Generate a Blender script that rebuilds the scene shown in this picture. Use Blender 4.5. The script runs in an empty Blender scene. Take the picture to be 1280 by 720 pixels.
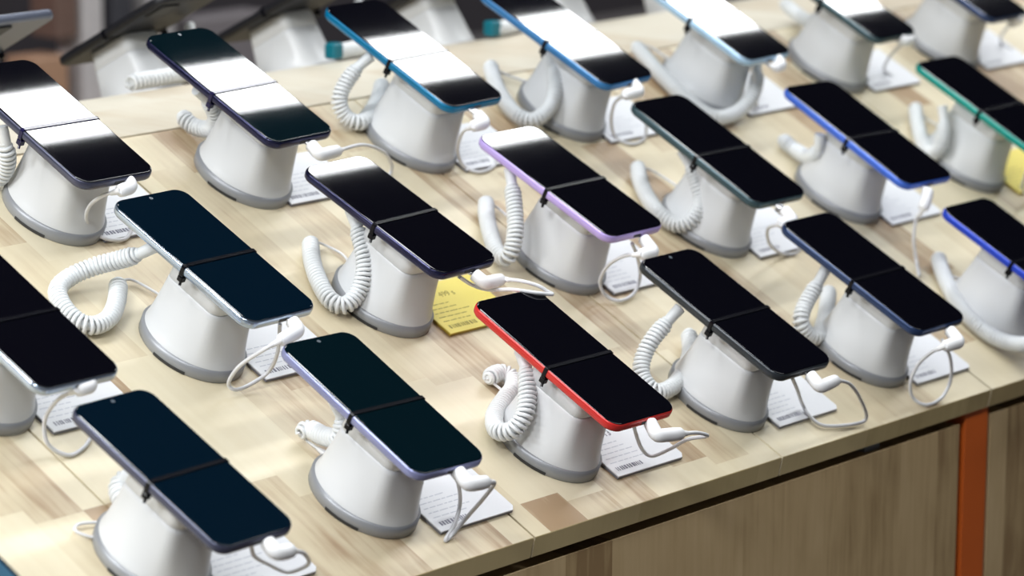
import bpy, math, random
from mathutils import Matrix, Vector
random.seed(7)
SC = bpy.context.scene
COL = SC.collection
PI = math.pi
SLOPE = math.radians(26.8)                 # the display tops are pitched like a low roof
T = Matrix.Rotation(SLOPE, 4, 'X')

# ------------------------------------------------------------------ camera
cd = bpy.data.cameras.new('camera'); cam = bpy.data.objects.new('camera', cd); COL.objects.link(cam)
cd.sensor_width = 36.0; cd.lens = 4156.847 * 36.0 / 1280.0
cd.clip_start = 0.05; cd.clip_end = 60
R3 = Matrix(((0.65868749, 0.15631902, -0.73599942),
             (-0.66997948, 0.56702966, -0.47917101),
             (0.34242996, 0.80872847, 0.47822588)))
cam.matrix_world = T @ (Matrix.Translation((-2.02500063, -1.31837278, 1.31577237)) @ R3.to_4x4())
cd.dof.use_dof = True; cd.dof.focus_distance = 2.53; cd.dof.aperture_fstop = 6.3
SC.camera = cam

# ------------------------------------------------------------------ light and exposure
SC.view_settings.view_transform = 'Standard'; SC.view_settings.look = 'None'
SC.view_settings.gamma = 1.0; SC.view_settings.use_curve_mapping = False
SC.view_settings.exposure = 0.62
W = bpy.data.worlds.new('world'); SC.world = W; W.use_nodes = True
W.node_tree.nodes['Background'].inputs[0].default_value = (0.80, 0.90, 1.0, 1)
W.node_tree.nodes['Background'].inputs[1].default_value = 0.05
CEIL = 2.2
def strip(x, y, lx, ly, power, colr=(.96, .985, 1)):
    l = bpy.data.lights.new('strip_light', 'AREA'); l.shape = 'RECTANGLE'; l.size = lx; l.size_y = ly
    l.energy = power; l.color = colr
    o = bpy.data.objects.new('strip_light', l); COL.objects.link(o)
    o.location = (x, y, CEIL - .03)
# radiance of a strip = power / (pi^2 * area / ... ); rows run parallel to the table
strip(4.2, 1.070, 7.4, .088, 44, (.97, .99, 1))
strip(-0.5, 0.15, 6.0, .14, 50)
strip(-1.0, -1.5, 6.0, .30, 36)
strip(-3.3, 0.9, .45, 1.6, 82)
strip(-2.9, -1.2, .45, .45, 42)

# ------------------------------------------------------------------ materials
def new_mat(name):
    m = bpy.data.materials.new(name); m.use_nodes = True
    return m, m.node_tree, m.node_tree.nodes['Principled BSDF']
def mat(name, colr, rough=.5, metal=0, coat=0, var=.03, spec=.5, emit=None, scale=60, bump=0):
    m, nt, b = new_mat(name)
    b.inputs['Roughness'].default_value = rough; b.inputs['Metallic'].default_value = metal
    b.inputs['Coat Weight'].default_value = coat; b.inputs['Specular IOR Level'].default_value = spec
    n = nt.nodes.new('ShaderNodeTexNoise'); n.inputs['Scale'].default_value = scale
    tc = nt.nodes.new('ShaderNodeTexCoord'); nt.links.new(tc.outputs['Object'], n.inputs['Vector'])
    mx = nt.nodes.new('ShaderNodeMix'); mx.data_type = 'RGBA'
    mx.inputs['A'].default_value = (*[c * (1 - var) for c in colr], 1)
    mx.inputs['B'].default_value = (*[min(1, c * (1 + var)) for c in colr], 1)
    nt.links.new(n.outputs['Fac'], mx.inputs['Factor']); nt.links.new(mx.outputs['Result'], b.inputs['Base Color'])
    if bump:
        bp = nt.nodes.new('ShaderNodeBump'); bp.inputs['Strength'].default_value = bump; bp.inputs['Distance'].default_value = .0005
        nt.links.new(n.outputs['Fac'], bp.inputs['Height']); nt.links.new(bp.outputs[0], b.inputs['Normal'])
    if emit:
        b.inputs['Emission Color'].default_value = (*emit[0], 1); b.inputs['Emission Strength'].default_value = emit[1]
    return m
def wood(name, stops, axis='Y', strip_w=.043, seg=.15, grain=1.05, rough=.42, seed=0):
    """butcher-block wood: strips along one axis, cut into staves of random tone, with fine grain"""
    m, nt, b = new_mat(name); N = nt.nodes.new; L = nt.links.new
    tc = N('ShaderNodeTexCoord'); sp = N('ShaderNodeSeparateXYZ'); L(tc.outputs['Object'], sp.inputs[0])
    along = sp.outputs[axis]; across = sp.outputs['X']
    def mth(op, a, bv=None, c=None):
        n = N('ShaderNodeMath'); n.operation = op
        for i, v in enumerate((a, bv, c)):
            if v is None: continue
            if isinstance(v, (int, float)): n.inputs[i].default_value = v
            else: L(v, n.inputs[i])
        return n.outputs[0]
    row = mth('FLOOR', mth('DIVIDE', mth('ADD', across, 7.013 + seed), strip_w))
    wn = N('ShaderNodeTexWhiteNoise'); wn.noise_dimensions = '1D'; L(row, wn.inputs['W'])
    cell = mth('FLOOR', mth('ADD', mth('DIVIDE', along, seg), mth('MULTIPLY', wn.outputs['Value'], 9.7)))
    cb = N('ShaderNodeCombineXYZ'); L(row, cb.inputs[0]); L(cell, cb.inputs[1])
    w2 = N('ShaderNodeTexWhiteNoise'); w2.noise_dimensions = '2D'; L(cb.outputs[0], w2.inputs['Vector'])
    # grain
    cb2 = N('ShaderNodeCombineXYZ'); L(mth('MULTIPLY', across, 150), cb2.inputs[0]); L(mth('MULTIPLY', along, 11), cb2.inputs[1])
    L(mth('MULTIPLY', w2.outputs['Value'], 40), cb2.inputs[2])
    g = N('ShaderNodeTexNoise'); g.inputs['Scale'].default_value = 1; g.inputs['Detail'].default_value = 5
    g.inputs['Distortion'].default_value = .5; L(cb2.outputs[0], g.inputs['Vector'])
    cb3 = N('ShaderNodeCombineXYZ'); L(mth('MULTIPLY', across, 22), cb3.inputs[0]); L(mth('MULTIPLY', along, 13), cb3.inputs[1])
    L(mth('MULTIPLY', w2.outputs['Value'], 31), cb3.inputs[2])
    g2 = N('ShaderNodeTexNoise'); g2.inputs['Scale'].default_value = 1; g2.inputs['Detail'].default_value = 3; L(cb3.outputs[0], g2.inputs['Vector'])
    f = mth('ADD', w2.outputs['Value'], mth('MULTIPLY', mth('SUBTRACT', g.outputs['Fac'], .5), .55 * grain))
    f = mth('ADD', f, mth('MULTIPLY', mth('SUBTRACT', g2.outputs['Fac'], .5), .8))
    cr = N('ShaderNodeValToRGB'); el = cr.color_ramp.elements
    while len(el) < len(stops): el.new(.5)
    for e, (p, c) in zip(el, stops): e.position = p; e.color = (*c, 1)
    L(f, cr.inputs[0]); L(cr.outputs[0], b.inputs['Base Color'])
    b.inputs['Roughness'].default_value = rough
    bp = N('ShaderNodeBump'); bp.inputs['Strength'].default_value = .25; bp.inputs['Distance'].default_value = .0004
    L(g.outputs['Fac'], bp.inputs['Height']); L(bp.outputs[0], b.inputs['Normal'])
    return m
M = {}
M['top'] = wood('wood_top', [(0, (.74, .66, .48)), (.5, (.69, .60, .42)), (.76, (.61, .51, .345)), (.92, (.47, .35, .22)), (1, (.39, .27, .16))])
M['cap'] = wood('wood_cap', [(0, (.72, .68, .58)), (.6, (.67, .62, .51)), (1, (.60, .52, .40))], strip_w=.12)
M['edge'] = wood('wood_edge', [(0, (.60, .48, .25)), (.6, (.52, .41, .20)), (1, (.42, .32, .15))], axis='Z', strip_w=.15)
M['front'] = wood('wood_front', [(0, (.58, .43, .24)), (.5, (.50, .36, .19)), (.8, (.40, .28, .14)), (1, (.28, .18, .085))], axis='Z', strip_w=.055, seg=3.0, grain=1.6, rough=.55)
M['white'] = mat('white_plastic', (.66, .67, .68), .32, var=.01)
M['cap_w'] = mat('white_satin', (.68, .69, .70), .4, var=.01)
M['ring'] = mat('grey_plastic', (.30, .31, .33), .38, metal=.25, var=.03)
M['dark'] = mat('dark_slot', (.03, .03, .03), .6)
M['coil'] = mat('coil_white', (.76, .78, .79), .42, var=.01)
M['cord'] = mat('cord_white', (.74, .74, .76), .4, var=.01)
M['plug'] = mat('plug_white', (.88, .88, .89), .32, var=.01)
M['metal'] = mat('metal', (.6, .6, .62), .25, metal=1)
M['tie'] = mat('tie_black', (.004, .004, .006), .10, spec=.16)
M['tie_blue'] = mat('tie_dark_blue', (.01, .008, .045), .16, spec=.4)
M['paper'] = mat('paper_white', (.86, .87, .90), .6, var=.01)
M['paper_y'] = mat('paper_yellow', (.86, .72, .16), .6, var=.02)
M['back_w'] = mat('card_back', (.22, .22, .26), .5)
M['back_y'] = mat('card_back_yellow', (.40, .27, .03), .5)
M['ink'] = mat('ink', (.22, .22, .28), .7)
M['ink_l'] = mat('ink_light', (.60, .62, .68), .7)
M['ink_y'] = mat('ink_on_yellow', (.34, .28, .06), .7)
M['orange'] = mat('orange_paint', (.58, .11, .012), .5, var=.04)
M['black'] = mat('black_gap', (.014, .008, .006), .7)
M['teal'] = mat('teal_plastic', (.0, .14, .19), .4)
M['lens'] = mat('lens', (.10, .12, .14), .1)
def screen(name, c): return mat(name, c, .022, var=.0, spec=.5)
M['scr'] = screen('screen_black', (.002, .002, .004))
M['scr_navy_sheen'] = screen('screen_navy_sheen', (.001, .006, .013))  # bluish sheen on black glass, put into the base colour
M['scr_teal_sheen'] = screen('screen_teal_sheen', (.001, .006, .009))  # teal sheen on black glass, likewise held in the base colour
M['reflected'] = mat('screen_reflected_blue', (.01, .03, .05), .05, var=.2, emit=((.07, .17, .26), .42))  # blue reflection on the corner phone's screen, put in as emission
def frame_mat(name, c, metal=.35, rough=.25): return mat(name, c, rough, metal=metal, var=.02)
FR = {
 'navy': frame_mat('frame_navy', (.022, .045, .12)), 'black': frame_mat('frame_black', (.035, .042, .05)),
 'red': frame_mat('frame_red', (.60, .028, .024), .1), 'lavender': frame_mat('frame_lavender', (.27, .29, .50)),
 'silver': frame_mat('frame_silver', (.42, .50, .62), .8, .18), 'indigo': frame_mat('frame_indigo', (.022, .023, .065), .6, .16),
 'lilac': frame_mat('frame_lilac', (.50, .38, .78), .1), 'slate': frame_mat('frame_slate', (.045, .085, .10)),
 'blue': frame_mat('frame_blue', (.05, .14, .62), .2), 'green': frame_mat('frame_green', (.0, .27, .22), .2),
 'royal': frame_mat('frame_royal', (.01, .05, .52), .2), 'teal': frame_mat('frame_teal', (.0, .16, .33), .2),
 'sky': frame_mat('frame_sky', (.035, .18, .42), .2), 'ice': frame_mat('frame_ice', (.42, .62, .82), .3),
 'greyp': frame_mat('frame_grey', (.065, .07, .115)), 'darkback': frame_mat('frame_darkback', (.008, .008, .011), .1, .5),
 'greyback': frame_mat('frame_greyback', (.11, .125, .17), .3, .3)}

# ------------------------------------------------------------------ mesh helpers
class MB:
    def __init__(s): s.v = []; s.f = []; s.sm = []
    def add(s, vs, fs, smooth=True):
        k = len(s.v); s.v += [tuple(v) for v in vs]
        for f in fs: s.f.append(tuple(i + k for i in f)); s.sm.append(smooth)
        return s
    def loft(s, rings, cap0=True, cap1=True, smooth=True):
        n = len(rings[0]); vs = [p for r in rings for p in r]; fs = []
        for i in range(len(rings) - 1):
            for j in range(n):
                a = i * n + j; b = i * n + (j + 1) % n
                fs.append((a, b, b + n, a + n))
        s.add(vs, fs, smooth)
        if cap0: s.add(rings[0], [tuple(range(n))[::-1]], False)
        if cap1: s.add(rings[-1], [tuple(range(n))], False)
        return s
    def box(s, x0, x1, y0, y1, z0, z1, bev=0):
        if not bev:
            r = lambda z: [(x0, y0, z), (x1, y0, z), (x1, y1, z), (x0, y1, z)]
            return s.loft([r(z0), r(z1)], smooth=False)
        def r(z, i):
            return [(x, y, z) for x, y in rrect((x1 - x0) - 2 * i, (y1 - y0) - 2 * i, bev, 3, (x0 + x1) / 2, (y0 + y1) / 2)]
        b = bev * .5
        return s.loft([r(z0, b), r(z0 + b, 0), r(z1 - b, 0), r(z1, b)], smooth=False)
    def tube(s, pts, rad, n=8, caps=True):
        pts = [Vector(p) for p in pts]; m = len(pts)
        rads = rad if isinstance(rad, (list, tuple)) else [rad] * m
        t = [(pts[min(i + 1, m - 1)] - pts[max(i - 1, 0)]).normalized() for i in range(m)]
        u = t[0].orthogonal().normalized(); rings = []
        for i in range(m):
            u = (u - t[i] * u.dot(t[i])).normalized(); w = t[i].cross(u)
            rings.append([tuple(pts[i] + rads[i] * (math.cos(2 * PI * k / n) * u + math.sin(2 * PI * k / n) * w)) for k in range(n)])
        return s.loft(rings, caps, caps)
    def build(s, name, m, parent=None):
        me = bpy.data.meshes.new(name); me.from_pydata(s.v, [], s.f); me.polygons.foreach_set('use_smooth', s.sm)
        me.materials.append(m); me.update()
        o = bpy.data.objects.new(name, me); COL.objects.link(o)
        if parent: o.parent = parent
        return o
def rrect(w, l, r, n=6, cx=0, cy=0):
    out = []; r = min(r, w / 2 - 1e-5, l / 2 - 1e-5)
    for sx, sy, a0 in ((1, -1, -90), (1, 1, 0), (-1, 1, 90), (-1, -1, 180)):
        for k in range(n + 1):
            a = math.radians(a0 + 90 * k / n)
            out.append((cx + sx * (w / 2 - r) + r * math.cos(a), cy + sy * (l / 2 - r) + r * math.sin(a)))
    return out
def smooth_path(p, k=8):
    p = [Vector(q) for q in p]; p = [2 * p[0] - p[1]] + p + [2 * p[-1] - p[-2]]; out = []
    for i in range(1, len(p) - 2):
        a, b, c, d = p[i - 1:i + 3]
        for j in range(k):
            t = j / k
            out.append(.5 * ((2 * b) + (c - a) * t + (2 * a - 5 * b + 4 * c - d) * t * t + (3 * b - a - 3 * c + d) * t ** 3))
    out.append(p[-2]); return out
def resample(p, step):
    out = [p[0].copy()]; acc = 0
    for a, b in zip(p, p[1:]):
        d = (b - a).length
        while d > 1e-9 and acc + d >= step:
            a = a + (b - a) * ((step - acc) / d); d = (b - a).length; out.append(a.copy()); acc = 0
        acc += d
    return out
def root(name, local, label, cat, group=None, yaw=0, tilt=0, mat4=None):
    o = bpy.data.objects.new(name, None); o.empty_display_size = .02; COL.objects.link(o)
    o.matrix_world = (mat4 if mat4 else T) @ Matrix.Translation(local) @ Matrix.Rotation(yaw, 4, 'Z') @ Matrix.Rotation(tilt, 4, 'X')
    tag(o, label, cat, group); return o
def tag(o, label=None, cat=None, group=None, kind=None):
    if label: o['label'] = label
    if cat: o['category'] = cat
    if group: o['group'] = group
    if kind: o['kind'] = kind
    return o

# ------------------------------------------------------------------ the setting (world axes)
FLOOR = -0.90
def struct(name, mb, m): return tag(mb.build(name, m), kind='structure')
b = MB(); b.box(-6, 9, -5, 9, FLOOR - .05, FLOOR); struct('floor', b, mat('floor_tile', (.10, .085, .08), .45, var=.25, scale=2))
b = MB(); b.box(-6, 9, -5, 9, CEIL, CEIL + .05); struct('ceiling', b, mat('ceiling_dark', (.035, .036, .04), .8, var=.1, scale=3))
b = MB(); b.box(-6, 9, 9, 9.1, FLOOR, CEIL); struct('wall_back', b, mat('wall_grey', (.12, .12, .13), .7, var=.2, scale=2))
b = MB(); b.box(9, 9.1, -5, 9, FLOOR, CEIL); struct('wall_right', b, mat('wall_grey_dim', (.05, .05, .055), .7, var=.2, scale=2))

# ------------------------------------------------------------------ the pitched display table
FRONT = -0.259; BACK = 0.2750; TH = .0165
SEAMS = [-1.153, -.848, -.543, -.238, .067, .372, .677, .982, 1.287, 1.592]
def board(x0, x1, label, mat4=None, name='tabletop_board'):
    o = MB(); g = .0011; e = .0005
    prof = [(FRONT + e, 0), (FRONT, -e), (FRONT - .004, -TH + e), (FRONT - .004 + e, -TH), (BACK - g, -TH), (BACK - g, -e), (BACK - g - e, 0)]
    top = MB(); rings = [[(x, y, z) for y, z in prof] for x in (x0 + g, x1 - g)]
    top.loft(rings, smooth=False)
    ob = top.build(name, M['top']); ob.data.materials.append(M['edge'])
    for p in ob.data.polygons:
        c = p.center
        if c.y < FRONT + .0005 and p.normal.y < -.5: p.material_index = 1
    ob.matrix_world = mat4 if mat4 else T
    return tag(ob, label, 'tabletop', 'tabletop boards of the display table')
S_W = T @ Vector((0, BACK, 0)); CAPW = .168; YR = S_W.y + CAPW / 2
MIR = Matrix.Translation((0, YR, 0)) @ Matrix.Rotation(PI, 4, 'Z') @ Matrix.Translation((0, -YR, 0)) @ T
names = {1: 'pale wooden tabletop board at the far left edge of the table', 3: 'pale wooden tabletop board under the lavender-edged phone and its stand',
         2: 'pale wooden tabletop board in the bottom left corner, under the navy phones', 4: 'pale wooden tabletop board between the two front seams, under the grey-edged phone',
         5: 'pale wooden tabletop board at right, ending beside the seam above the orange post', 6: 'pale wooden tabletop board at the far right under the green-edged phone',
         7: 'pale wooden tabletop board in the top right corner under the cut-off phone'}
for i in range(1, 8):
    board(SEAMS[i], SEAMS[i + 1], names[i])
board(-1.59, 1.1, 'long wooden tabletop on the far slope behind the ridge, under the phones seen from behind', MIR)
def cap_board(x0, x1, label):
    o = MB(); g = .0006
    o.box(x0 + g, x1 - g, S_W.y + .0008, S_W.y + CAPW, S_W.z - TH, S_W.z + .0005)
    return tag(o.build('ridge_board', M['cap']), label, 'board', 'ridge boards along the top of the table')
cap_board(-1.0, -.238, 'flat cream ridge board behind the indigo-edged phone at left')
cap_board(-.238, .372, 'flat cream ridge board in the middle, behind the teal-edged phone')
cap_board(.372, 1.592, 'flat cream ridge board at right, behind the ice-blue phone')

# cabinet under the boards (world axes, faces vertical)
EY = (T @ Vector((0, FRONT - .004, -TH))).y; EZ = (T @ Vector((0, FRONT - .004, -TH))).z
PY = EY + .004; PT = EZ - .0088
car = root('display_cabinet', (0, 0, FLOOR), 'wood-fronted display cabinet with an orange post under the phone tabletop', 'cabinet', mat4=Matrix())
CB = Matrix.Translation((0, 0, -FLOOR))
def cpart(name, mb, m): o_ = mb.build(name, m, car); o_.location = (0, 0, -FLOOR); return o_
for x0, x1 in ((-1.10, .3355), (.3835, 1.56)):
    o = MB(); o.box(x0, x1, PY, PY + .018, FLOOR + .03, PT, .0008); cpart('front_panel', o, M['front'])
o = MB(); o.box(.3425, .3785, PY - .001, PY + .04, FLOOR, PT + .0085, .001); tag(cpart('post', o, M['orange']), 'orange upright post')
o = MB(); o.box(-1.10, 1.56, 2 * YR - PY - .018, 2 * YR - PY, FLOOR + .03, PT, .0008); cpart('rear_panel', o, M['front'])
o = MB(); o.box(-1.15, 1.585, PY + .045, 2 * YR - PY - .045, FLOOR, EZ - .012); cpart('body', o, M['black'])
o = MB()
for s_ in (0,):
    y0, y1 = PY + .05, 2 * YR - PY - .05
    r = lambda x: [(x, y0, EZ - .012), (x, y1, EZ - .012), (x, S_W.y + CAPW - .01, S_W.z - TH - .006), (x, S_W.y + .01, S_W.z - TH - .006)]
    o.loft([r(-1.15), r(1.585)], smooth=False)
cpart('gable', o, M['black'])
o = MB(); o.box(-1.10, 1.56, PY + .022, PY + .045, PT - .05, EZ - .001); cpart('rail', o, M['black'])
o = MB(); o.box(.202, .224, PY + .006, PY + .022, PT - .004, PT + .0065, .001); cpart('bracket', o, M['ring'])

# ------------------------------------------------------------------ builders of the things on the table
PH_TOP = .0780; PH_T = .0084
def ell(a, b_, cx, cy, n=48): return [(cx + a * math.cos(2 * PI * k / n), cy + b_ * math.sin(2 * PI * k / n)) for k in range(n)]
def ray_rr(hw, y0, y1, r, cx, cy, n=48):
    """rounded rectangle sampled by angle about (cx, cy)"""
    out = []; yc = (y0 + y1) / 2; hl = (y1 - y0) / 2
    for k in range(n):
        a = 2 * PI * k / n; dx, dy = math.cos(a), math.sin(a); lo, hi = 0, .2
        for _ in range(30):
            t = (lo + hi) / 2; x = abs(cx + t * dx); y = abs(cy + t * dy - yc)
            qx, qy = max(x - hw + r, 0), max(y - hl + r, 0)
            inside = (math.hypot(qx, qy) <= r) and x <= hw and y <= hl
            lo, hi = (t, hi) if inside else (lo, t)
        out.append((cx + lo * dx, cy + lo * dy))
    return out
def mix(a, b_, s): return [(p[0] * (1 - s) + q[0] * s, p[1] * (1 - s) + q[1] * s) for p, q in zip(a, b_)]
def z_(ring, z): return [(x, y, z) for x, y in ring]
def make_stand():
    E0 = ell(.0355, .0440, 0, -.022, 96); TP = ray_rr(.0228, -.0515, .008, .0085, 0, -.024, 96)
    body = MB(); rings = [z_(mix(E0, TP, 0), .0095), z_(mix(E0, TP, .02), .0105)]
    for i in range(1, 13):
        t = i / 12; rings.append(z_(mix(E0, TP, t ** .72), .0105 + (.0515 - .0105) * t))
    rings.append(z_([(x * .985, -.024 + (y + .024) * .985) for x, y in TP], .0520))
    body.loft(rings)
    cap_ = MB(); A = [(x * .992, -.024 + (y + .024) * .992) for x, y in TP]; A0 = [(x * .965, -.024 + (y + .024) * .965) for x, y in TP]; Bp = ray_rr(.0208, -.0495, .007, .0075, 0, -.024, 96)
    cap_.loft([z_(A0, .0515), z_(A0, .0527), z_(A, .0531), z_(Bp, .0672), z_([(x * .97, -.024 + (y + .024) * .97) for x, y in Bp], .0690)])
    ring = MB(); R0 = ell(.0375, .0460, 0, -.022)
    ring.loft([z_(ell(.0368, .0453, 0, -.022), 0), z_(R0, .0008), z_(R0, .0092), z_(ell(.0355, .0440, 0, -.022), .0101)])
    slot = MB(); pts = []
    for k in range(13):
        a = math.radians(178 + 38 * k / 12); pts.append((a,))
    rg = []
    for (a,) in pts:
        c0 = (math.cos(a), math.sin(a))
        rg.append([(c0[0] * .0365, -.022 + c0[1] * .0450, .0004), (c0[0] * .0379, -.022 + c0[1] * .0464, .0004),
                   (c0[0] * .0379, -.022 + c0[1] * .0464, .0026), (c0[0] * .0365, -.022 + c0[1] * .0450, .0026)])
    slot.loft(rg, smooth=False)
    return body, cap_, ring, slot
ST = make_stand(); _st = {}
def stand(x, y, label, mat4=None, group='display stands on the front slope'):
    r = root('display_stand', (x, y, 0), label, 'stand', group, mat4=mat4)
    for nm, mb, m in (('body', ST[0], 'white'), ('top_plate', ST[1], 'cap_w'), ('base_ring', ST[2], 'ring'), ('cable_slot', ST[3], 'dark')):
        if nm in _st:
            o = bpy.data.objects.new(nm, _st[nm]); COL.objects.link(o); o.parent = r
        else: o = mb.build(nm, M[m], r); _st[nm] = o.data
    return r
def phone(x, y, label, fr, scr='scr', w=.0757, l=.1625, yaw=0, tilt=0, tie='tie', tie_y=-.006, rad=.0115, mat4=None, notch='hole',
          group='smartphones on the front slope', backcam=False):
    r = root('smartphone', (x, y, PH_TOP), label, 'smartphone', group, yaw=math.radians(yaw), tilt=math.radians(tilt), mat4=mat4)
    F = MB(); zs = [(-PH_T, .0030), (-PH_T + .0008, .0012), (-PH_T + .0022, .0002), (-.0040, 0), (-.0018, .0001), (-.0009, .0005), (-.0005, .0011)]
    F.loft([z_(rrect(w - 2 * i, l - 2 * i, rad - i * .6, 8), z) for z, i in zs]); F.build('frame', FR[fr], r)
    S = MB(); S.loft([z_(rrect(w - 2 * i, l - 2 * i, rad - i, 8), z) for z, i in ((-.0012, .0009), (-.0004, .0009), (-.0001, .0013), (0, .0019))])
    s_ = S.build('screen', M[scr], r)
    if notch:
        c = MB(); c.loft([z_(ell(.0016, .0016, 0, l / 2 - .006, 16), z) for z in (-.0004, .0001)]); c.build('front_camera', M['lens'], r)
    bt = MB(); bt.box(w / 2 - .0003, w / 2 + .0007, .018, .032, -.0052, -.0030, .0003); bt.build('power_button', FR[fr], r)
    bt = MB(); bt.box(-.0046, .0046, -l / 2 - .0002, -l / 2 + .001, -.0056, -.0030); bt.build('charging_port', M['dark'], r)
    # cable tie around the phone and the top plate
    t = MB(); z0, z1 = -PH_T - .0012, .0007; hw = w / 2 + .0006; tw = .0017
    for yy0, yy1 in ((tie_y - tw, tie_y + tw),):
        outer = [(x_, z) for x_, z in rrect(2 * hw, z1 - z0, .002, 3, 0, (z0 + z1) / 2)]
        inner = [(x_, z) for x_, z in rrect(2 * hw - .0012, z1 - z0 - .0012, .0015, 3, 0, (z0 + z1) / 2)]
        n = len(outer)
        for a, b_ in ((outer, 1), (inner, -1)):
            vs = [(p[0], yy0, p[1]) for p in a] + [(p[0], yy1, p[1]) for p in a]
            t.add(vs, [((k, (k + 1) % n, n + (k + 1) % n, n + k) if b_ < 0 else (k + n, n + (k + 1) % n, (k + 1) % n, k)) for k in range(n)], False)
        for yy in (yy0, yy1):
            vs = [(p[0], yy, p[1]) for p in outer] + [(p[0], yy, p[1]) for p in inner]
            t.add(vs, [(k, (k + 1) % n, n + (k + 1) % n, n + k) for k in range(n)], False)
    tb = t.build('cable_tie', M[tie], r)
    h = MB(); h.box(-hw + .0005, -hw + .0055, tie_y - .0026, tie_y + .0026, z0 - .0042, z0 + .0002, .0008)
    h.tube([(-hw + .003, tie_y, z0 - .003), (-hw + .001, tie_y - .002, z0 - .0065)], .0012, 6); h.build('tie_head', M[tie], tb)
    if backcam:
        c = MB(); c.box(w / 2 - .030, w / 2 - .006, l / 2 - .036, l / 2 - .008, -PH_T - .0018, -PH_T + .0005, .004); c.build('rear_camera', M['dark'], r)
    return r
def coil_cord(key, label, parent_m=None, pts=None, lead=None, rc=.0058, rw=.00165, pitch=.0036, teal=False):
    p = resample(smooth_path(pts or COIL[key], 10), .0004)
    m = parent_m if parent_m is not None else T
    base = Vector(p[0]); r = root('coiled_cord', base, label, 'cable', 'coiled security cords', mat4=m)
    p = [q - base for q in p]
    # smooth plain sleeve where it leaves the phone, then the helix
    k0 = int(.016 / .0004)
    sl = MB(); sl.tube([p[i] for i in range(0, k0 + 1, 8)], [.0050 - .0006 * i / k0 for i in range(0, k0 + 1, 8)], 14); sl.build('sleeve', M['coil'], r)
    u = None; hp = []; ang = 0; q0 = p[k0 - 6:]; N = len(q0)
    for i in range(N):
        t = (q0[min(i + 2, N - 1)] - q0[max(i - 2, 0)]).normalized()
        u = t.orthogonal().normalized() if u is None else (u - t * u.dot(t)).normalized()
        w = t.cross(u); rr = rc * min(1, .55 + .45 * i / 18) * min(1, .5 + (N - 1 - i) / 24)
        for s in range(2):
            a = ang + s * .5 * 2 * PI * .0004 / pitch
            hp.append(q0[i] + rr * (math.cos(a) * u + math.sin(a) * w))
        ang += 2 * PI * .0004 / pitch
    c = MB(); c.tube(hp, rw, 6); c.build('coil', M['coil'], r)
    core = MB(); core.tube(q0[::10], rc * .72, 8); core.build('inner_windings', M['coil'], r)
    if lead:
        lp = [Vector(v) - base for v in lead]; e = MB(); e.tube(smooth_path(lp, 8), .0011, 8); e.build('lead', M['cord'], r)
        # moulded strain relief at the far end of the lead
        sp = smooth_path(lp, 8); e = MB(); e.tube([sp[-5], sp[-3], sp[-1]], [.0014, .0024, .0028], 8); e.build('strain_relief', M['cord'], r)
    if teal:
        e = MB(); q = p[-1]; e.box(q.x - .007, q.x + .007, q.y - .007, q.y + .007, q.z - .006, q.z + .009, .003); e.build('connector', M['teal'], r)
    return r
def charge_cable(key, label):
    pts = [Vector(v) for v in CORD[key]]; base = pts[0].copy(); r = root('charging_cable', base, label, 'cable', 'white charging cables')
    pts = [v - base for v in pts]; port, elbow, w0 = pts[:3]
    d = (w0 - elbow)
    tip = MB(); tip.box(-.0042, .0042, .000, .010, -.0013, .0013, .001)
    to = tip.build('metal_tip', M['metal'], r)
    e0 = port - elbow; k = min(.35, .0045 / max(d.length, 1e-4)); k2 = min(.5, .0045 / max(e0.length, 1e-4)); bend = []
    A_, B_, C_ = elbow + e0 * k2, elbow, elbow + d * k
    for i in range(7):
        t = i / 6; bend.append(A_ * (1 - t) ** 2 + B_ * 2 * t * (1 - t) + C_ * t * t)
    a = [port - e0.normalized() * .0003, port - e0.normalized() * .0010] + bend + [elbow + d * .6, elbow + d * .9, w0]
    rad = [.0044, .0052] + [.0054] * 7 + [.0054, .0050, .0034]
    pl = MB(); pl.tube(a, rad, 16); pl.build('plug', M['plug'], r)
    st = MB(); dd = (pts[3] - w0).normalized(); st.tube([w0 - dd * .002, w0 + dd * .004, w0 + dd * .008], [.0026, .0023, .0018], 10); st.build('strain_relief', M['plug'], r)
    c = MB(); c.tube(smooth_path([w0] + pts[3:], 10), .00155, 8); c.build('cord', M['cord'], r)
    return r
def text_mesh(txt, size, m, parent, loc):
    cu = bpy.data.curves.new('printed_text', 'FONT'); cu.body = txt; cu.size = size; cu.extrude = .00004
    ob = bpy.data.objects.new('printed_text', cu); dg = bpy.context.evaluated_depsgraph_get()
    COL.objects.link(ob); dg.update(); me = bpy.data.meshes.new_from_object(ob.evaluated_get(dg)); COL.objects.unlink(ob); bpy.data.objects.remove(ob)
    me.materials.clear(); me.materials.append(m)
    o = bpy.data.objects.new('printed_text', me); COL.objects.link(o); o.parent = parent; o.location = loc; return o
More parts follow.
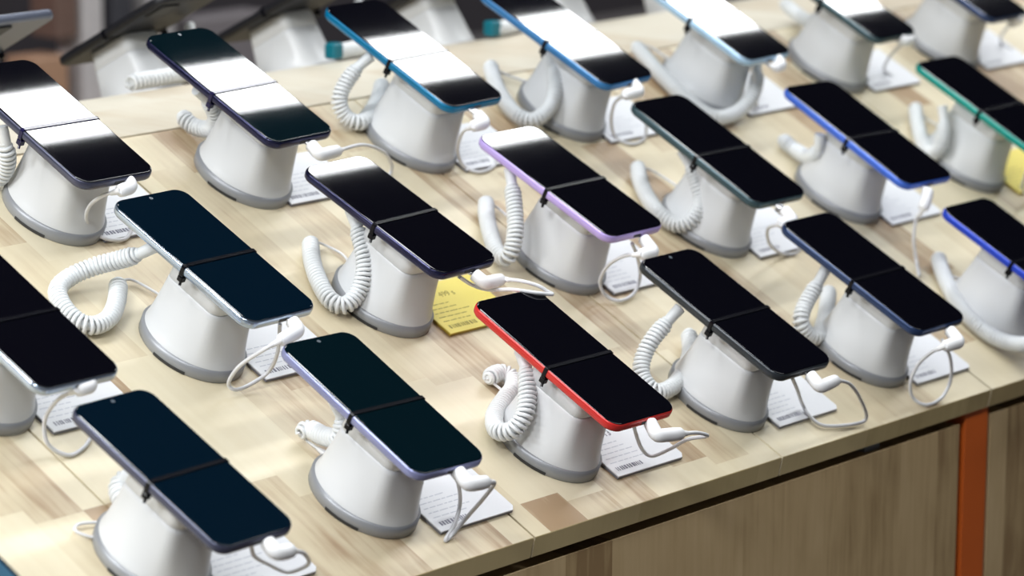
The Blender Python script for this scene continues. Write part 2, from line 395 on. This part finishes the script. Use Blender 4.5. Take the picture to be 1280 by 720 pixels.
def card(x, y, label, w=.083, d=.062, yellow=False, txt=None, rows=5, seed=1, yaw=0):
    """x, y: near-left corner"""
    rnd = random.Random(seed); r = root('price_card', (x, y, 0), label, 'price card', 'price cards beside the stands', yaw=math.radians(yaw))
    cut = .004
    out = lambda i, z: [(i + 0, i, z), (w - i - cut, i, z), (w - i, i + cut, z), (w - i, d - i, z), (i, d - i, z)]
    b1 = MB(); b1.loft([out(.0008, 0), out(0, .0006), out(0, .0022)], smooth=False); b1.build('holder', M['back_y' if yellow else 'back_w'], r)
    b2 = MB(); b2.loft([out(.0002, .0022), out(.0002, .0031)], smooth=False); b2.build('paper', M['paper_y' if yellow else 'paper'], r)
    ink = M['ink_y'] if yellow else M['ink_l']; pr = MB(); z0, z1 = .00305, .00318
    for k in range(rows):
        yy = .0145 + k * .0052; x0 = .006
        xe = rnd.uniform(.030, .050)
        while x0 < xe:
            ln = rnd.uniform(.003, .009); pr.box(x0, x0 + ln, yy, yy + .0008, z0, z1); x0 += ln + .0015
    pr.build('fine_print', ink, r)
    br = MB(); x0 = .006
    while x0 < .036:
        ln = rnd.uniform(.0006, .0022); br.box(x0, x0 + ln, .0055, .0098, z0, z1); x0 += ln + rnd.uniform(.0006, .0016)
    br.build('barcode', M['ink_y'] if yellow else M['ink'], r)
    if txt: text_mesh(txt, .0085, M['ink_y'] if yellow else M['ink'], r, (.0300, .0430, .0032))
    return r
COIL={
 'F3':[(-0.1551,-0.1299,0.062),(-0.1599,-0.146,0.054),(-0.1691,-0.161,0.044),(-0.1776,-0.1708,0.034),(-0.1852,-0.1708,0.022),(-0.1864,-0.1597,0.014),(-0.1692,-0.141,0.01),(-0.143,-0.1267,0.009),(-0.1235,-0.1178,0.009),(-0.1133,-0.1068,0.009),(-0.1184,-0.0977,0.009),(-0.1358,-0.1,0.009)],
 'F4':[(0.0464,-0.127,0.06),(0.0376,-0.1279,0.052),(0.0198,-0.1309,0.036),(0.0095,-0.1364,0.022),(0.0034,-0.1467,0.013),(0.0063,-0.1621,0.009),(0.0322,-0.1597,0.008),(0.0645,-0.1448,0.008),(0.0888,-0.1284,0.009),(0.1048,-0.1106,0.012)],
 'F2':[(-0.3546,-0.1276,0.058),(-0.3487,-0.1366,0.045),(-0.3491,-0.1398,0.032),(-0.345,-0.124,0.02),(-0.34,-0.1069,0.012),(-0.3486,-0.1041,0.009)],
 'F1':[(-0.5637,-0.1722,0.052),(-0.5403,-0.1448,0.036),(-0.5284,-0.122,0.024),(-0.5268,-0.1094,0.014),(-0.5335,-0.1131,0.01),(-0.5378,-0.1251,0.009),(-0.5327,-0.1342,0.009)],
 'F5':[(0.2509,-0.1245,0.06),(0.2393,-0.1292,0.046),(0.226,-0.1344,0.032),(0.2178,-0.1419,0.022),(0.2258,-0.1492,0.012),(0.2391,-0.1513,0.009),(0.2654,-0.1373,0.009),(0.2932,-0.1183,0.009),(0.3133,-0.1031,0.01)],
 'F6':[(0.4432,-0.2442,0.055),(0.4324,-0.2486,0.034),(0.4328,-0.2326,0.018),(0.432,-0.2088,0.01),(0.4346,-0.1832,0.009),(0.4461,-0.1549,0.009),(0.4687,-0.1227,0.009),(0.4923,-0.0966,0.009)],
 'M1':[(-0.3652,0.07,0.06),(-0.3713,0.0783,0.048),(-0.3767,0.0896,0.036),(-0.3869,0.1011,0.024),(-0.4032,0.106,0.014),(-0.4197,0.0993,0.01),(-0.4283,0.0822,0.009),(-0.4297,0.0638,0.009),(-0.4217,0.0543,0.009),(-0.402,0.058,0.009),(-0.3801,0.075,0.009),(-0.3629,0.0943,0.01)],
 'M2':[(-0.1602,0.0653,0.062),(-0.162,0.0486,0.052),(-0.166,0.0326,0.042),(-0.1712,0.0211,0.03),(-0.1796,0.015,0.018),(-0.1913,0.0141,0.01),(-0.1963,0.0257,0.009),(-0.1868,0.0498,0.009),(-0.1719,0.074,0.009),(-0.1538,0.0963,0.01)],
 'M3':[(0.0413,0.0753,0.062),(0.0331,0.0582,0.052),(0.0237,0.0398,0.04),(0.0151,0.0262,0.028),(0.0091,0.0221,0.014),(0.0132,0.0365,0.009),(0.0287,0.0599,0.009),(0.0479,0.0841,0.009),(0.064,0.1007,0.01)],
 'M4':[(0.2521,0.0562,0.062),(0.2559,0.0421,0.052),(0.256,0.0288,0.042),(0.2531,0.0168,0.03),(0.2421,0.0119,0.018),(0.2338,0.0194,0.01),(0.2321,0.0378,0.009),(0.2409,0.0611,0.009),(0.2564,0.0857,0.009),(0.2746,0.106,0.01)],
 'M5':[(0.4512,0.0466,0.056),(0.4537,0.0431,0.04),(0.4684,0.056,0.022),(0.4854,0.0785,0.01),(0.4863,0.0936,0.009),(0.4907,0.1038,0.009)],
 'M6':[(0.6543,0.0492,0.058),(0.6526,0.0369,0.042),(0.6474,0.0283,0.026),(0.6493,0.0348,0.012),(0.6636,0.0561,0.009),(0.6903,0.0834,0.009),(0.7173,0.1083,0.01)],
 'B0':[(-0.3834,0.2391,0.06),(-0.3799,0.2307,0.045),(-0.375,0.2293,0.028),(-0.3742,0.2343,0.014),(-0.3716,0.2491,0.009),(-0.3636,0.27,0.009)],
 'B1':[(-0.1706,0.2472,0.06),(-0.1548,0.243,0.048),(-0.144,0.2404,0.034),(-0.1377,0.2464,0.018),(-0.1383,0.2588,0.01),(-0.1406,0.2707,0.009),(-0.1378,0.2808,0.01)],
 'B2':[(0.0412,0.2538,0.062),(0.033,0.2562,0.05),(0.022,0.2546,0.036),(0.0157,0.2494,0.022),(0.0199,0.2399,0.011),(0.031,0.2316,0.009),(0.0557,0.2429,0.009),(0.0817,0.2607,0.009),(0.1025,0.2782,0.011)],
 'B3':[(0.2537,0.242,0.062),(0.2566,0.2235,0.05),(0.2468,0.2037,0.038),(0.2351,0.1916,0.024),(0.2176,0.1899,0.012),(0.2103,0.2027,0.009),(0.2164,0.2282,0.009),(0.2314,0.2561,0.009),(0.2503,0.2809,0.01)],
 'B4':[(0.5108,0.1774,0.05),(0.5008,0.1614,0.036),(0.4882,0.1517,0.022),(0.4658,0.1482,0.011),(0.4387,0.1515,0.009),(0.432,0.1782,0.009),(0.4368,0.211,0.009),(0.4463,0.2462,0.009),(0.4549,0.2747,0.01)],
 'B5':[(0.7012,0.2284,0.058),(0.7022,0.2376,0.036),(0.716,0.261,0.016),(0.7287,0.2886,0.009),(0.7312,0.3069,0.009)],
 'B6':[(0.9696,0.2082,0.058),(0.9706,0.2339,0.03),(0.9822,0.2609,0.01),(0.9769,0.2799,0.009)],
 'M0':[(-0.5301,0.0886,0.058),(-0.5174,0.0856,0.04),(-0.5203,0.0894,0.02),(-0.5197,0.1099,0.009),(-0.5098,0.1381,0.009)],
 'F0':[(-0.7265,-0.1004,0.058),(-0.7181,-0.1057,0.04),(-0.7183,-0.1014,0.02),(-0.7178,-0.083,0.009)],
}
LEAD={
 'F3':[(-0.1358,-0.1,0.009),(-0.1308,-0.105,0.006),(-0.128,-0.1182,0.004),(-0.1302,-0.1399,0.004)],
 'F4':[(0.1048,-0.1106,0.012),(0.1072,-0.1173,0.008),(0.1054,-0.1314,0.006)],
 'F2':[(-0.3486,-0.1041,0.009),(-0.3422,-0.1105,0.004),(-0.3387,-0.1296,0.004)],
 'F1':[(-0.5327,-0.1342,0.009),(-0.5382,-0.1328,0.003),(-0.5594,-0.1319,0.003),(-0.5782,-0.1281,0.003),(-0.5861,-0.1335,0.003),(-0.5766,-0.144,0.003),(-0.5573,-0.1472,0.003)],
 'F5':[(0.3133,-0.1031,0.01),(0.2965,-0.124,0.008),(0.2904,-0.1378,0.006)],
 'F6':[(0.4923,-0.0966,0.009),(0.4879,-0.1208,0.004),(0.5155,-0.1348,0.004)],
 'M1':[(-0.3629,0.0943,0.01),(-0.3424,0.0995,0.004),(-0.3332,0.0833,0.003),(-0.3294,0.0671,0.003)],
 'M2':[(-0.1538,0.0963,0.01),(-0.1377,0.0939,0.004),(-0.1293,0.0794,0.003),(-0.1349,0.0613,0.003),(-0.1419,0.0425,0.004)],
 'M3':[(0.064,0.1007,0.01),(0.0753,0.0945,0.004),(0.0765,0.0808,0.003),(0.0727,0.0583,0.004)],
 'M4':[(0.2746,0.106,0.01),(0.2948,0.0971,0.004),(0.301,0.0761,0.003),(0.2999,0.0579,0.004)],
 'M5':[(0.4907,0.1038,0.009),(0.4961,0.0907,0.004),(0.5011,0.0756,0.004)],
 'M6':[(0.7173,0.1083,0.01),(0.7223,0.0914,0.004),(0.7331,0.0669,0.004)],
 'B1':[(-0.1378,0.2808,0.01),(-0.1288,0.2757,0.004),(-0.1233,0.2585,0.004)],
 'B2':[(0.1025,0.2782,0.011),(0.0963,0.2649,0.006),(0.0909,0.2495,0.004)],
 'B3':[(0.2503,0.2809,0.01),(0.2626,0.2713,0.004),(0.2882,0.2412,0.004)],
 'B4':[(0.4549,0.2747,0.01),(0.4825,0.2731,0.004),(0.4851,0.2362,0.004)],
}
CORD={
 'F3':[(-0.1304,-0.2455,0.073),(-0.136,-0.2594,0.071),(-0.1092,-0.2636,0.07),(-0.0885,-0.2639,0.066),(-0.0708,-0.263,0.058),(-0.0717,-0.2495,0.045),(-0.0675,-0.2367,0.025),(-0.0724,-0.2273,0.012),(-0.0833,-0.2233,0.018),(-0.1135,-0.2298,0.045),(-0.1365,-0.2372,0.066)],
 'F4':[(0.0725,-0.2456,0.073),(0.0706,-0.2599,0.071),(0.0977,-0.2569,0.07),(0.1227,-0.2564,0.06),(0.1562,-0.2541,0.036),(0.186,-0.2526,0.008),(0.174,-0.2512,0.003),(0.1412,-0.243,0.003),(0.1368,-0.2294,0.004),(0.1344,-0.2199,0.01),(0.0965,-0.2299,0.04),(0.0631,-0.2376,0.066)],
 'F2':[(-0.3388,-0.2383,0.073),(-0.3406,-0.2522,0.071),(-0.3204,-0.2538,0.07),(-0.3113,-0.2536,0.066),(-0.304,-0.2459,0.045),(-0.2931,-0.2328,0.015),(-0.31,-0.2363,0.002),(-0.3146,-0.2366,0.002),(-0.298,-0.2279,0.005),(-0.2889,-0.2197,0.015),(-0.3124,-0.2266,0.045),(-0.3366,-0.2336,0.066)],
 'F1':[(-0.5392,-0.2504,0.073),(-0.5396,-0.2617,0.071),(-0.5241,-0.2624,0.07),(-0.5064,-0.2594,0.06),(-0.4753,-0.2441,0.03),(-0.4721,-0.2289,0.01),(-0.4925,-0.2252,0.02),(-0.5258,-0.2361,0.045),(-0.544,-0.2432,0.066)],
 'F5':[(0.2751,-0.2418,0.073),(0.2732,-0.2572,0.071),(0.2522,-0.2555,0.07),(0.251,-0.2498,0.062),(0.2551,-0.2404,0.04),(0.2572,-0.2404,0.02),(0.2641,-0.2456,0.006),(0.2742,-0.2551,0.003),(0.2985,-0.2535,0.004),(0.3073,-0.2494,0.018),(0.2937,-0.2465,0.042),(0.2666,-0.2448,0.066)],
 'F6':[(0.4386,-0.2683,0.073),(0.4401,-0.2842,0.071),(0.4119,-0.2844,0.07),(0.4231,-0.2709,0.03),(0.4557,-0.2775,0.01),(0.4336,-0.2791,0.06)],
 'M1':[(-0.3376,-0.0525,0.073),(-0.3379,-0.063,0.071),(-0.3617,-0.0679,0.07),(-0.3692,-0.0629,0.06),(-0.3701,-0.0483,0.035),(-0.3645,-0.0397,0.012),(-0.3586,-0.0425,0.006),(-0.344,-0.0418,0.006),(-0.327,-0.0419,0.015),(-0.3338,-0.0486,0.04),(-0.341,-0.0468,0.066)],
 'M2':[(-0.1321,-0.0479,0.073),(-0.1292,-0.059,0.071),(-0.107,-0.0582,0.07),(-0.1078,-0.0745,0.08),(-0.0999,-0.0861,0.082),(-0.094,-0.0926,0.08),(-0.0915,-0.0963,0.079),(-0.1062,-0.0914,0.08),(-0.1172,-0.0769,0.075),(-0.1164,-0.0557,0.06),(-0.1185,-0.0413,0.055),(-0.1382,-0.0406,0.066)],
 'M3':[(0.0735,-0.0521,0.073),(0.0702,-0.0695,0.071),(0.0553,-0.0665,0.07),(0.0538,-0.054,0.06),(0.0588,-0.0405,0.04),(0.0669,-0.0347,0.018),(0.0753,-0.0399,0.006),(0.087,-0.0472,0.003),(0.109,-0.0441,0.004),(0.1202,-0.0364,0.014),(0.0906,-0.0444,0.045),(0.0678,-0.0476,0.066)],
 'M4':[(0.2624,-0.0566,0.073),(0.2608,-0.0707,0.071),(0.2431,-0.0697,0.07),(0.2593,-0.052,0.05),(0.2936,-0.0409,0.02),(0.323,-0.0406,0.004),(0.3423,-0.043,0.003),(0.3374,-0.046,0.02),(0.2942,-0.0471,0.05),(0.2663,-0.0473,0.066)],
 'M5':[(0.4621,-0.0725,0.073),(0.4562,-0.0791,0.066),(0.4518,-0.0819,0.058),(0.4531,-0.08,0.045),(0.4557,-0.0855,0.026),(0.4619,-0.0936,0.008),(0.4505,-0.1092,0.003)],
 'M6':[(0.6579,-0.0566,0.073),(0.6547,-0.0723,0.071),(0.6516,-0.0633,0.06),(0.6928,-0.0483,0.02),(0.7248,-0.0464,0.004),(0.7098,-0.0532,0.03)],
 'B0':[(-0.3426,0.1385,0.073),(-0.3442,0.1286,0.071),(-0.3582,0.128,0.07),(-0.3608,0.1381,0.06),(-0.3575,0.1507,0.042),(-0.3493,0.1576,0.024),(-0.3358,0.1588,0.008),(-0.3251,0.1507,0.004),(-0.31,0.1483,0.003),(-0.2989,0.154,0.004),(-0.2933,0.1606,0.01)],
 'B1':[(-0.1424,0.1397,0.073),(-0.1427,0.1263,0.071),(-0.1175,0.1291,0.07),(-0.074,0.1426,0.06),(-0.0389,0.1501,0.045),(-0.0085,0.1598,0.025),(0.0113,0.167,0.004),(-0.0157,0.1527,0.003)],
 'B2':[(0.0599,0.1409,0.073),(0.0602,0.1289,0.071),(0.0436,0.1291,0.07),(0.0503,0.1406,0.055),(0.0769,0.157,0.022),(0.0925,0.1553,0.004),(0.1055,0.1464,0.002),(0.1291,0.151,0.002),(0.1371,0.1588,0.01)],
 'B3':[(0.2755,0.1472,0.073),(0.2731,0.1334,0.071),(0.2518,0.1342,0.07),(0.2643,0.1479,0.05),(0.2853,0.157,0.022),(0.2996,0.1545,0.004),(0.3124,0.1439,0.002),(0.335,0.148,0.003),(0.3324,0.1524,0.02)],
 'B4':[(0.4898,0.1482,0.073),(0.4878,0.1347,0.071),(0.477,0.1356,0.07),(0.4737,0.1553,0.066),(0.4772,0.1577,0.055),(0.4982,0.157,0.03),(0.5186,0.159,0.003)],
 'B5':[(0.6904,0.1503,0.073),(0.693,0.1381,0.071),(0.7094,0.1395,0.07),(0.7122,0.1527,0.05),(0.746,0.1743,0.01),(0.7569,0.1679,0.003)],
 'B6':[(0.9002,0.1515,0.073),(0.9082,0.1406,0.071),(0.9068,0.1491,0.06),(0.9736,0.1844,0.01),(0.9876,0.1735,0.003)],
 'M0':[(-0.5465,-0.0601,0.073),(-0.545,-0.0692,0.071),(-0.5592,-0.0691,0.07),(-0.5564,-0.0541,0.05),(-0.552,-0.0453,0.025),(-0.5484,-0.0521,0.008),(-0.5353,-0.0616,0.002),(-0.5187,-0.0585,0.002),(-0.5041,-0.0501,0.003)],
}

# ------------------------------------------------------------------ every phone position on the front slope
# key: phone centre, stand centre, frame, screen, width, length, yaw, tilt, words for the phone
P = {
 'F0': ((-.7700, -.1600), (-0.7680, -0.1540), 'navy', 'scr_navy_sheen', .0757, .1625, 0, 0, 'navy-edged smartphone cut off by the bottom left corner'),
 'F1': ((-.5484, -.1700), (-0.5510, -0.1520), 'greyp', 'scr_navy_sheen', .0735, .1610, 1.3, 0, 'dark grey-edged smartphone at bottom left, nearest the camera'),
 'F2': ((-.3431, -.1591), (-0.3445, -0.1545), 'lavender', 'scr_teal_sheen', .0735, .1590, -1.5, 0, 'lavender-edged smartphone with dark screen in the front row'),
 'F3': ((-.1354, -.1642), (-0.1400, -0.1555), 'red', 'scr', .0765, .1630, -.4, 0, 'red-edged smartphone with black screen in the front row'),
 'F4': ((.0695, -.1616), (0.0705, -0.1575), 'black', 'scr', .0758, .1635, .2, 0, 'charcoal-edged smartphone right of the red one'),
 'F5': ((.2673, -.1574), (0.2710, -0.1570), 'navy', 'scr', .0762, .1640, .2, 0, 'navy-edged smartphone nearest the orange post'),
 'F6': ((.4750, -.1860), (0.4760, -0.1550), 'royal', 'scr', .0770, .1640, 0, 0, 'royal blue-edged smartphone cut off by the right edge'),
 'M0': ((-.5560, .0120), (-0.5560, 0.0390), 'silver', 'scr', .0770, .1630, 0, 0, 'silver-edged smartphone cut off by the left edge, middle row'),
 'M1': ((-.3463, .0294), (-0.3490, 0.0395), 'silver', 'scr_navy_sheen', .0747, .1613, 1.2, 0, 'silver-edged smartphone with dark navy screen, whole in view'),
 'M2': ((-.1410, .0326), (-0.1430, 0.0378), 'indigo', 'scr', .0745, .1590, 2.0, -1.65, 'purple-edged smartphone above the yellow price card in the middle'),
 'M3': ((.0650, .0302), (0.0720, 0.0375), 'lilac', 'scr', .0761, .1612, .4, -1.7, 'lilac-edged smartphone with black screen, middle row'),
 'M4': ((.2693, .0332), (0.2760, 0.0385), 'slate', 'scr', .0760, .1630, -.4, 0, 'dark slate-edged smartphone right of the lilac one'),
 'M5': ((.4730, .0140), (0.4790, 0.0400), 'blue', 'scr', .0768, .1645, -2.0, 0, 'bright blue-edged smartphone right of the slate one, middle row'),
 'M6': ((.6900, .0150), (0.6900, 0.0410), 'green', 'scr', .0768, .1640, 0, 0, 'green-edged smartphone at upper right'),
 'B0': ((-.3540, .2150), (-0.3430, 0.2195), 'greyp', 'scr', .0770, .1630, 0, 0, 'grey-edged smartphone at upper left, cut by the left edge'),
 'B1': ((-.1494, .2244), (-0.1380, 0.2195), 'indigo', 'scr_teal_sheen', .0751, .1629, 2.0, 0, 'indigo-edged smartphone in the back row, whole in view'),
 'B2': ((.0657, .2307), (0.0680, 0.2230), 'teal', 'scr', .0757, .1640, 1.6, 0, 'teal-edged smartphone at top centre of the back row'),
 'B3': ((.2640, .2250), (0.2740, 0.2260), 'sky', 'scr', .0765, .1640, 3.0, 0, 'sky blue-edged smartphone cut by the top edge, back row'),
 'B4': ((.4730, .2240), (0.4790, 0.2230), 'ice', 'scr', .0757, .1630, 1.5, 0, 'pale ice-blue-edged smartphone at the top edge, back row'),
 'B5': ((.6800, .2220), (0.6840, 0.2230), 'slate', 'scr', .0740, .1630, 1.5, 0, 'dark-edged smartphone at the top edge, right of the ice-blue one'),
 'B6': ((.8850, .2220), (0.8860, 0.2230), 'navy', 'scr', .0757, .1630, 0, 0, 'dark blue-edged smartphone cut off by the top right corner'),
}
WHO = {'F0': 'the phone in the bottom left corner', 'F1': 'the grey-edged phone at bottom left', 'F2': 'the lavender-edged phone', 'F3': 'the red-edged phone',
 'F4': 'the charcoal-edged phone', 'F5': 'the navy-edged phone by the orange post', 'F6': 'the royal blue-edged phone at the right edge',
 'M0': 'the phone cut off at the left edge', 'M1': 'the silver-edged phone with navy screen', 'M2': 'the purple-edged phone in the middle', 'M3': 'the lilac-edged phone',
 'M4': 'the slate-edged phone right of the lilac one', 'M5': 'the bright blue-edged phone', 'M6': 'the green-edged phone', 'B0': 'the grey-edged phone at upper left',
 'B1': 'the indigo-edged phone in the back row', 'B2': 'the teal-edged phone', 'B3': 'the sky blue-edged phone', 'B4': 'the ice-blue-edged phone',
 'B5': 'the dark-edged phone at the top edge', 'B6': 'the phone in the top right corner'}
TIES = {'B0': 'tie_blue', 'B1': 'tie_blue', 'F2': 'tie'}
for k, (pc, sc, fr, scr, w, l, yaw, tilt, lab) in P.items():
    stand(sc[0], sc[1], 'white display stand with grey base under ' + WHO[k])
    ph = phone(pc[0], pc[1], lab, fr, scr, w, l, yaw, tilt, TIES.get(k, 'tie'), notch='hole' if k in ('F1', 'F2', 'M1', 'B1', 'M3', 'F4') else None)
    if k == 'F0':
        d_ = MB(); d_.loft([z_(rrect(w - .009, l - .010, .008, 8), z) for z in (-.0001, .00008)]); tag(d_.build('display', M['reflected'], ph), 'lit blue put in as screen glow')
for k in COIL:
    coil_cord(k, 'white coiled security cord behind ' + WHO[k], lead=LEAD.get(k))
for k in CORD:
    charge_cable(k, 'white charging cable plugged into ' + WHO[k])
for i, k in enumerate(P):
    if k in ('F6',): continue
    sx, sy = P[k][1]; row = {'F': -.230, 'M': -.0375, 'B': .1510}[k[0]]; px = P[k][0][0]
    dx = {'M2': .0275, 'F3': .0245, 'F2': .0300}.get(k, .027)
    yl = k == 'M2' or k == 'M6'
    card(px + dx, row, ('yellow' if yl else 'white') + ' price card in front of ' + WHO[k], yellow=yl,
         txt={'M2': '499 s', 'F3': '13'}.get(k), seed=i + 3)

# ------------------------------------------------------------------ the other slope: phones seen from behind
opp = [(-.16, 'greyback', 'grey smartphone seen from behind at the top left corner, beyond the ridge'),
       (.037, 'darkback', 'black smartphone seen from behind at upper left, beyond the ridge'),
       (.240, 'darkback', 'black smartphone seen from behind at the top, left of the teal-edged phone'),
       (.44, 'darkback', 'black smartphone beyond the ridge behind the teal-edged phone'),
       (.63, 'darkback', 'dark smartphone beyond the ridge behind the sky blue-edged phone'),
       (.84, 'darkback', 'dark smartphone beyond the ridge behind the ice-blue-edged phone')]
sl = ['top left grey phone', 'black phone at upper left', 'black phone left of the teal-edged phone', 'phone behind the teal-edged one', 'phone behind the sky blue-edged one', 'phone behind the ice-blue-edged one']
for i, (x, fr, lab) in enumerate(opp):
    phone(-x, .226, lab, fr, 'scr', mat4=MIR, notch=None, group='smartphones beyond the ridge', backcam=True, yaw=(0, 0, 2, -2, 3, 0)[i])
    stand(-x, .2230, 'white display stand beyond the ridge under the ' + sl[i], mat4=MIR, group='display stands beyond the ridge')
CZ = S_W.z
I4 = Matrix()
for i, (pts, who, teal) in enumerate((
    ([(.075, .462, CZ + .045), (.060, .440, CZ + .024), (.038, .426, CZ + .0095), (.010, .421, CZ + .009), (-.015, .419, CZ + .009), (-.042, .418, CZ + .009)], 'black phone at upper left', False),
    ([(.300, .462, CZ + .045), (.290, .440, CZ + .024), (.270, .424, CZ + .0095), (.245, .419, CZ + .009), (.220, .418, CZ + .009)], 'phone left of the teal-edged one', True),
    ([(.520, .462, CZ + .045), (.510, .440, CZ + .024), (.490, .424, CZ + .0095), (.465, .414, CZ + .009), (.440, .412, CZ + .009)], 'phone behind the teal-edged one', True))):
    coil_cord(None, 'white coiled cord lying on the ridge edge behind the ' + who, parent_m=I4, pts=pts, teal=teal, rc=.0064, pitch=.0052)

# ------------------------------------------------------------------ shop background, out of focus
sh = root('shop_shelf', (1.9, 2.0, FLOOR), 'dark shop shelving unit blurred in the background at upper left', 'shelf', mat4=Matrix())
o = MB(); o.box(-1.6, 1.6, .12, .16, 0, 1.25); o.build('back_panel', mat('shelf_dark', (.035, .03, .035), .6), sh)
o = MB(); o.box(-1.6, 1.6, -.26, .12, 0, .58); o.build('plinth', mat('plinth_dark', (.045, .035, .03), .6), sh)
o = MB(); o.box(-1.6, 1.6, -.15, .12, .66, .68); o.build('shelf_board', mat('shelf_grey', (.10, .09, .09), .6), sh)
def bgbox(x0, x1, z0, z1, colr, label, name='product_box', cat='box', y=1.90):
    o = MB(); o.box(0, x1 - x0, 0, .06, 0, z1 - z0, .004)
    ob = o.build(name, mat(name, colr, .5, var=.1)); ob.location = (x0, y, z0); return tag(ob, label, cat)
bgbox(.93, 1.145, -.038, .06, (.75, .09, .01), 'orange sign board blurred in the top left corner', 'sign_board', 'sign', y=2.055)
bgbox(1.115, 1.185, -.22, -.115, (.42, .25, .16), 'tan cardboard box blurred behind the black phone at upper left')
bgbox(1.215, 1.255, -.22, -.02, (.55, .52, .52), 'tall white carton blurred in the background at upper left')
bgbox(1.165, 1.205, -.09, -.02, (.16, .10, .08), 'brown carton blurred left of the tall white carton')
bgbox(1.275, 1.315, -.22, -.03, (.05, .05, .06), 'black carton blurred right of the tall white carton')
bgbox(1.345, 1.40, -.22, -.02, (.40, .38, .38), 'grey carton blurred behind the black phone at upper left')
bgbox(1.44, 1.60, -.22, -.09, (.20, .18, .19), 'wide grey carton blurred at the top, beyond the indigo-edged phone')
bgbox(1.252, 1.268, -.32, -.20, (.45, .14, .02), 'small orange strip blurred beside the stand at upper left', 'edge_strip', 'strip', y=1.83)
bgbox(1.195, 1.245, -.32, -.245, (.10, .085, .0), 'dark olive carton blurred beside the small orange strip', y=1.83)
